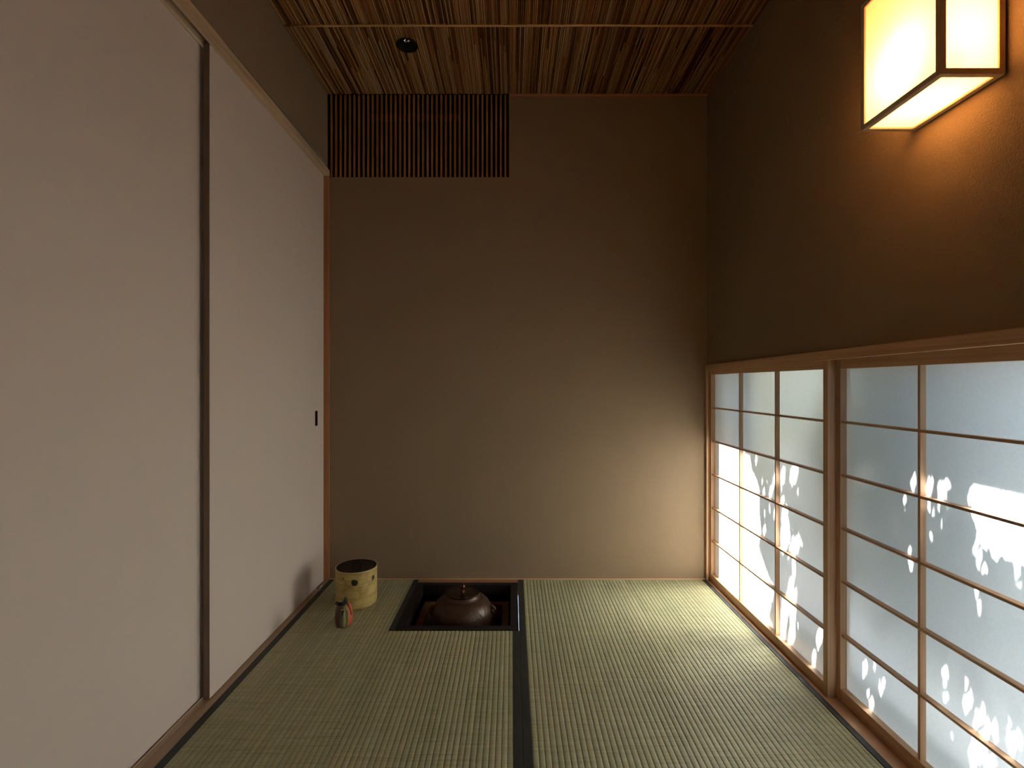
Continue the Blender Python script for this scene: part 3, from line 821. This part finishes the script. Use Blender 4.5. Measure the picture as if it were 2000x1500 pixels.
b = MB(); pts = []
for k in range(17):
    a = math.pi*k/16
    pts.append((JX+.0150*math.cos(a), JY-.001, .1440+.0135*math.sin(a)))
b.tube(pts, .0022, 8)
b.build('lid_handle', M['black'], L_, smooth=True)

# ================================================================ SILK POUCH
BX, BY = -.5905, 1.797
m, nt, out = new_mat('brocade')
tc = nt.nodes.new('ShaderNodeTexCoord'); sp = nt.nodes.new('ShaderNodeSeparateXYZ'); nt.links.new(tc.outputs['Object'], sp.inputs[0])
ang = math_n(nt, 'ARCTAN2', sp.outputs['Y'], sp.outputs['X'])
a0 = math.radians(-71.8)
# angle measured from the side facing the room, -180..180 -> 0..1
rel = math_n(nt, 'DIVIDE', math_n(nt, 'SUBTRACT', ang, a0), 2*math.pi)
rel = math_n(nt, 'FRACT', math_n(nt, 'ADD', rel, .5))
wv = noise(nt, coords(nt), 60, 2)
rel = math_n(nt, 'ADD', rel, math_n(nt, 'MULTIPLY', math_n(nt, 'SUBTRACT', wv, .5), .03))
def A(d): return .5+d/360
c = ramp(nt, rel, [(0,(.08,.10,.06)),(A(-95),(.10,.035,.025)),(A(-27),(.12,.045,.03)),(A(-24),(.105,.115,.10)),(A(-11),(.12,.13,.10)),(A(-9),(.16,.15,.045)),(A(3),(.30,.27,.07)),(A(7),(.48,.40,.16)),(A(11),(.15,.17,.045)),(A(22),(.10,.14,.04)),(A(27),(.06,.10,.03)),(A(30),(.55,.33,.15)),(A(33),(.62,.13,.055)),(A(90),(.60,.12,.05)),(A(120),(.10,.11,.07))])
bro = noise(nt, coords(nt), 420, 2, .7)
c = mix(nt, .75, c, ramp(nt, bro, [(.38,(.38,.38,.34)),(.55,(1,1,1))]), 'MULTIPLY')
principled(nt, out, c, .42, 0, .5, bump(nt, bro, .5, .0008)); M['brocade'] = m
e = empty('silk_tea_pouch', (BX, BY, 0), 'small striped brocade pouch with knotted dark cord, standing before the yellow jar', 'pouch')
def fold(r, z, a):
    k = max(0, min(1, (z-.012)/.06))
    return r*(1+.035*k*math.sin(9*a+1.3)+.030*k*math.sin(5*a-.7)+.02*math.sin(3*a))
prof = [(.0001,.0),(.018,.0),(.0245,.0030),(.0285,.0100),(.0302,.0200),(.0305,.0300),(.0298,.0400),(.0285,.0500),(.0268,.0600),(.0240,.0680),(.0205,.0730),(.0150,.0755),(.0100,.0760),(.0001,.0755)]
fp = []
for (r0, z0_), (r1, z1_) in zip(prof[:-1], prof[1:]):
    for q in range(4): fp.append((r0+(r1-r0)*q/4, z0_+(z1_-z0_)*q/4))
fp.append(prof[-1])
B_ = MB().lathe(fp, (BX, BY, 0), 96, fold).build('silk_bag', M['brocade'], e, smooth=True)
# gathered slit facing the viewer, a dark wedge filling the opening with a pale edge, and two raised gathers at the shoulders
fx, fy = math.cos(math.radians(-71.8-8)), math.sin(math.radians(-71.8-8))
tx, ty = -fy, fx
def at(u, rr, z): return (BX+fx*rr+tx*u, BY+fy*rr+ty*u, z)
b = MB(); n = len(b.v)
b.v += [at(-.0050,.0275,.0640), at(.0052,.0275,.0645), at(.0002,.0302,.0425), at(-.0050,.0240,.0640), at(.0052,.0240,.0645), at(.0002,.0262,.0425)]
b.f += [(0,2,1),(3,4,5),(0,1,4,3),(1,2,5,4),(2,0,3,5)]
b.build('slit_wedge', plain('dark_wedge', (.014,.012,.012), .8), B_)
b = MB(); b.tube([at(-.0065,.0262,.0662), at(-.003,.0270,.0650), at(.001,.0272,.0652), at(.0055,.0262,.0672)], [.0010,.0018,.0018,.0010], 8)
b.build('slit_edge', plain('slit_edge', (.62,.36,.20), .5), B_, smooth=True)
b = MB(); rx_, ry_ = math.cos(math.radians(0)), math.sin(math.radians(0))
b.tube([(BX+.0285, BY-.006, .040),(BX+.0278, BY-.006, .055),(BX+.0255, BY-.007, .068),(BX+.0205, BY-.008, .0790),(BX+.0165, BY-.008, .0840)], [.0030,.0038,.0040,.0034,.0012], 10)
b.build('gather', plain('orange_silk', (.52,.12,.05), .45, nscale=300), B_, smooth=True)
b = MB()
b.tube([(BX+.0155, BY-.020, .056),(BX+.0145, BY-.019, .066),(BX+.0120, BY-.017, .0750),(BX+.0105, BY-.015, .0810)], [.0022,.0036,.0034,.0012], 10)
b.build('gather', plain('olive_silk', (.27,.25,.075), .45, nscale=300), B_, smooth=True)
# cord: knot, loop to the left, bow to the right
b = MB()
rk = random.Random(8)
def loop(c_, ru, rz, r, tilt=0.0, up=(0,0)):
    pts = []
    for k in range(20):
        a = 2*math.pi*k/20
        u = ru*math.cos(a); z = rz*math.sin(a)
        pts.append((c_[0]+u*math.cos(tilt)+up[0]*z, c_[1]+u*math.sin(tilt)+up[1]*z, c_[2]+z))
    b.tube(pts, r, 8, closed=True)
cz = .0770
loop((BX-.0205, BY-.008, cz+.004), .0050, .0042, .0018)
loop((BX-.0110, BY-.010, cz+.002), .0075, .0050, .0024, .3, (0,-.5))
loop((BX-.0040, BY-.012, cz+.001), .0080, .0045, .0026, -.3, (.3,-.4))
loop((BX+.0030, BY-.010, cz+.004), .0075, .0050, .0026, .5, (.3,0))
loop((BX-.0060, BY-.006, cz+.000), .0110, .0040, .0028, .1, (0,-.9))
loop((BX+.0070, BY-.008, cz+.009), .0052, .0052, .0024, .2)
loop((BX+.0085, BY-.006, cz+.013), .0040, .0050, .0024, 1.0)
b.ball((BX+.0075, BY-.006, cz+.0195), .0040, 1.0, 14, 8)
b.tube([(BX-.014, BY-.009, cz), (BX-.004, BY-.014, cz-.003), (BX+.006, BY-.013, cz-.002), (BX+.012, BY-.008, cz+.003)], .0032, 8)
b.build('cord', plain('purple_cord', (.022,.014,.026), .6, nscale=600, namt=.5, bstr=.4), e, smooth=True)

# ================================================================ GRILLE
gx0, gx1, gz0, gz1 = -.7985, -.0138, 1.7450, czl(YB)-.0005
e = empty('slatted_grille', ((gx0+gx1)/2, YB, gz0), 'brown wooden grille of thin upright slats high in the back wall', 'grille')
b = MB()
for k in range(39):
    xc = -.7845+k*.019885
    b.box(xc-.0040, xc+.0040, YB+.0005, YB+.0100, gz0+.0005, gz1-.0010)
b.build('slat_panel', M['slatZ'], e, bevel=.0005)
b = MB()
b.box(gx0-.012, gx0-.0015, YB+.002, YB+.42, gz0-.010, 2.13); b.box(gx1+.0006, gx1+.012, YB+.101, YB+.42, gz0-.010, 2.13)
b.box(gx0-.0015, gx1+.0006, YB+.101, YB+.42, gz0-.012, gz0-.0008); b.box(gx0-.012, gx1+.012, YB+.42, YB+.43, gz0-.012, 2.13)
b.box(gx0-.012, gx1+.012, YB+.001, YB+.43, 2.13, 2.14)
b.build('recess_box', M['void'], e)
e = empty('air_conditioner', (-.44, YB+.20, 1.86), 'air conditioner dimly seen behind the slats of the grille', 'air conditioner')
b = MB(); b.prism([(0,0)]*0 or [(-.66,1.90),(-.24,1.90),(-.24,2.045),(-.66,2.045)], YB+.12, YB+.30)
b.build('casing', M['void'], e, bevel=.006)  # casing near black: the shade inside the recess is put into its colour
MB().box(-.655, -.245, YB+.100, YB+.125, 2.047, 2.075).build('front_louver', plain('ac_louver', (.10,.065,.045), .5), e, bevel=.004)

# ================================================================ DOWNLIGHT
zc = czl(DL[1])
e = empty('ceiling_downlight', (DL[0], DL[1], zc), 'small round black recessed downlight in the reed ceiling, switched off', 'downlight')
prof = [(.0402,-.0030),(.0400,-.0040),(.0385,-.0043),(.0372,-.0036),(.0330,.0010),(.0240,.0080),(.0150,.0125),(.0125,.0130),(.0120,.0300),(.0375,.0310),(.0380,-.0020),(.0402,-.0030)]
MB().lathe(prof, (DL[0], DL[1], zc), 64).build('trim_ring', plain('matt_black', (.006,.006,.006), .6, 0, .12), e, smooth=True)
m, nt, out = new_mat('reflector'); v = coords(nt)
principled(nt, out, mix(nt, noise(nt, v, 200), (.5,.48,.45), (.9,.88,.85)), .12, 1.0)
MB().lathe([(.0118,.0132),(.0100,.0180),(.0060,.0230),(.0001,.0240)], (DL[0], DL[1], zc), 12).build('reflector', m, e)
MB().ball((DL[0], DL[1], zc+.0190), .0045, 1, 14, 8).build('bulb', M['black'], e, smooth=True)

# ================================================================ WALL LAMP
lx0, lx1, ly0, ly1, lz0, lz1 = .7320, .8440, .8750, 1.0750, H+.5300, H+.7930
e = empty('wall_lamp', (lx1, (ly0+ly1)/2, lz0), 'lit box-shaped wall lamp of white paper in a thin wooden frame', 'lamp')
f = .0105
bw_ = MB()
for (a, c_) in ((lx0, ly0), (lx0, ly1-f), (lx1-f, ly0), (lx1-f, ly1-f)):
    bw_.box(a, a+f, c_, c_+f, lz0, lz1)
for z_ in (lz0, lz1-f):
    bw_.box(lx0+f, lx1-f, ly0, ly0+f, z_, z_+f); bw_.box(lx0+f, lx1-f, ly1-f, ly1, z_, z_+f)
    bw_.box(lx0, lx0+f, ly0+f, ly1-f, z_, z_+f); bw_.box(lx1-f, lx1, ly0+f, ly1-f, z_, z_+f)
bw_.build('lamp_frame', wood('lamp_wood', 'Z', (.80,.62,.42), (.74,.54,.35), 60), e, bevel=.0008)
g = .0040
b = MB()
xA, yA, yB2, zA, zB = lx0+g, ly0+g, ly1-g, lz0+g, lz1-g
b.quad((xA,ly0+f*.6,lz0+f*.6),(xA,ly1-f*.6,lz0+f*.6),(xA,ly1-f*.6,lz1-f*.6),(xA,ly0+f*.6,lz1-f*.6))
b.quad((lx0+f*.6,yA,lz0+f*.6),(lx1-f*.6,yA,lz0+f*.6),(lx1-f*.6,yA,lz1-f*.6),(lx0+f*.6,yA,lz1-f*.6))
b.quad((lx0+f*.6,yB2,lz0+f*.6),(lx1-f*.6,yB2,lz0+f*.6),(lx1-f*.6,yB2,lz1-f*.6),(lx0+f*.6,yB2,lz1-f*.6))
b.quad((lx0+f*.6,ly0+f*.6,zA),(lx1-f*.6,ly0+f*.6,zA),(lx1-f*.6,ly1-f*.6,zA),(lx0+f*.6,ly1-f*.6,zA))
b.quad((lx0+f*.6,ly0+f*.6,zB),(lx1-f*.6,ly0+f*.6,zB),(lx1-f*.6,ly1-f*.6,zB),(lx0+f*.6,ly1-f*.6,zB))
b.build('paper_shade', M['washi'], e, fix=False)
MB().box(lx1-.0012, .8468, ly0+.004, ly1-.004, lz0+.004, lz1-.004).build('back_plate', plain('plate_paint', (.75,.7,.62), .6), e)
BL = (.782, .974, H+.612)
b = MB(); b.tube([(.843, BL[1], BL[2]), (.815, BL[1], BL[2])], .014, 16)
b.build('socket', plain('socket', (.6,.58,.55), .4), e, smooth=True)
ld = bpy.data.lights.new('lamp_bulb', 'POINT'); ld.energy = LAMP_POWER; ld.color = (1.0, .47, .150); ld.shadow_soft_size = .016
lo = bpy.data.objects.new('lamp_bulb', ld); col.objects.link(lo); lo.parent = e
lo.location = Vector(BL)-Vector(e.location)
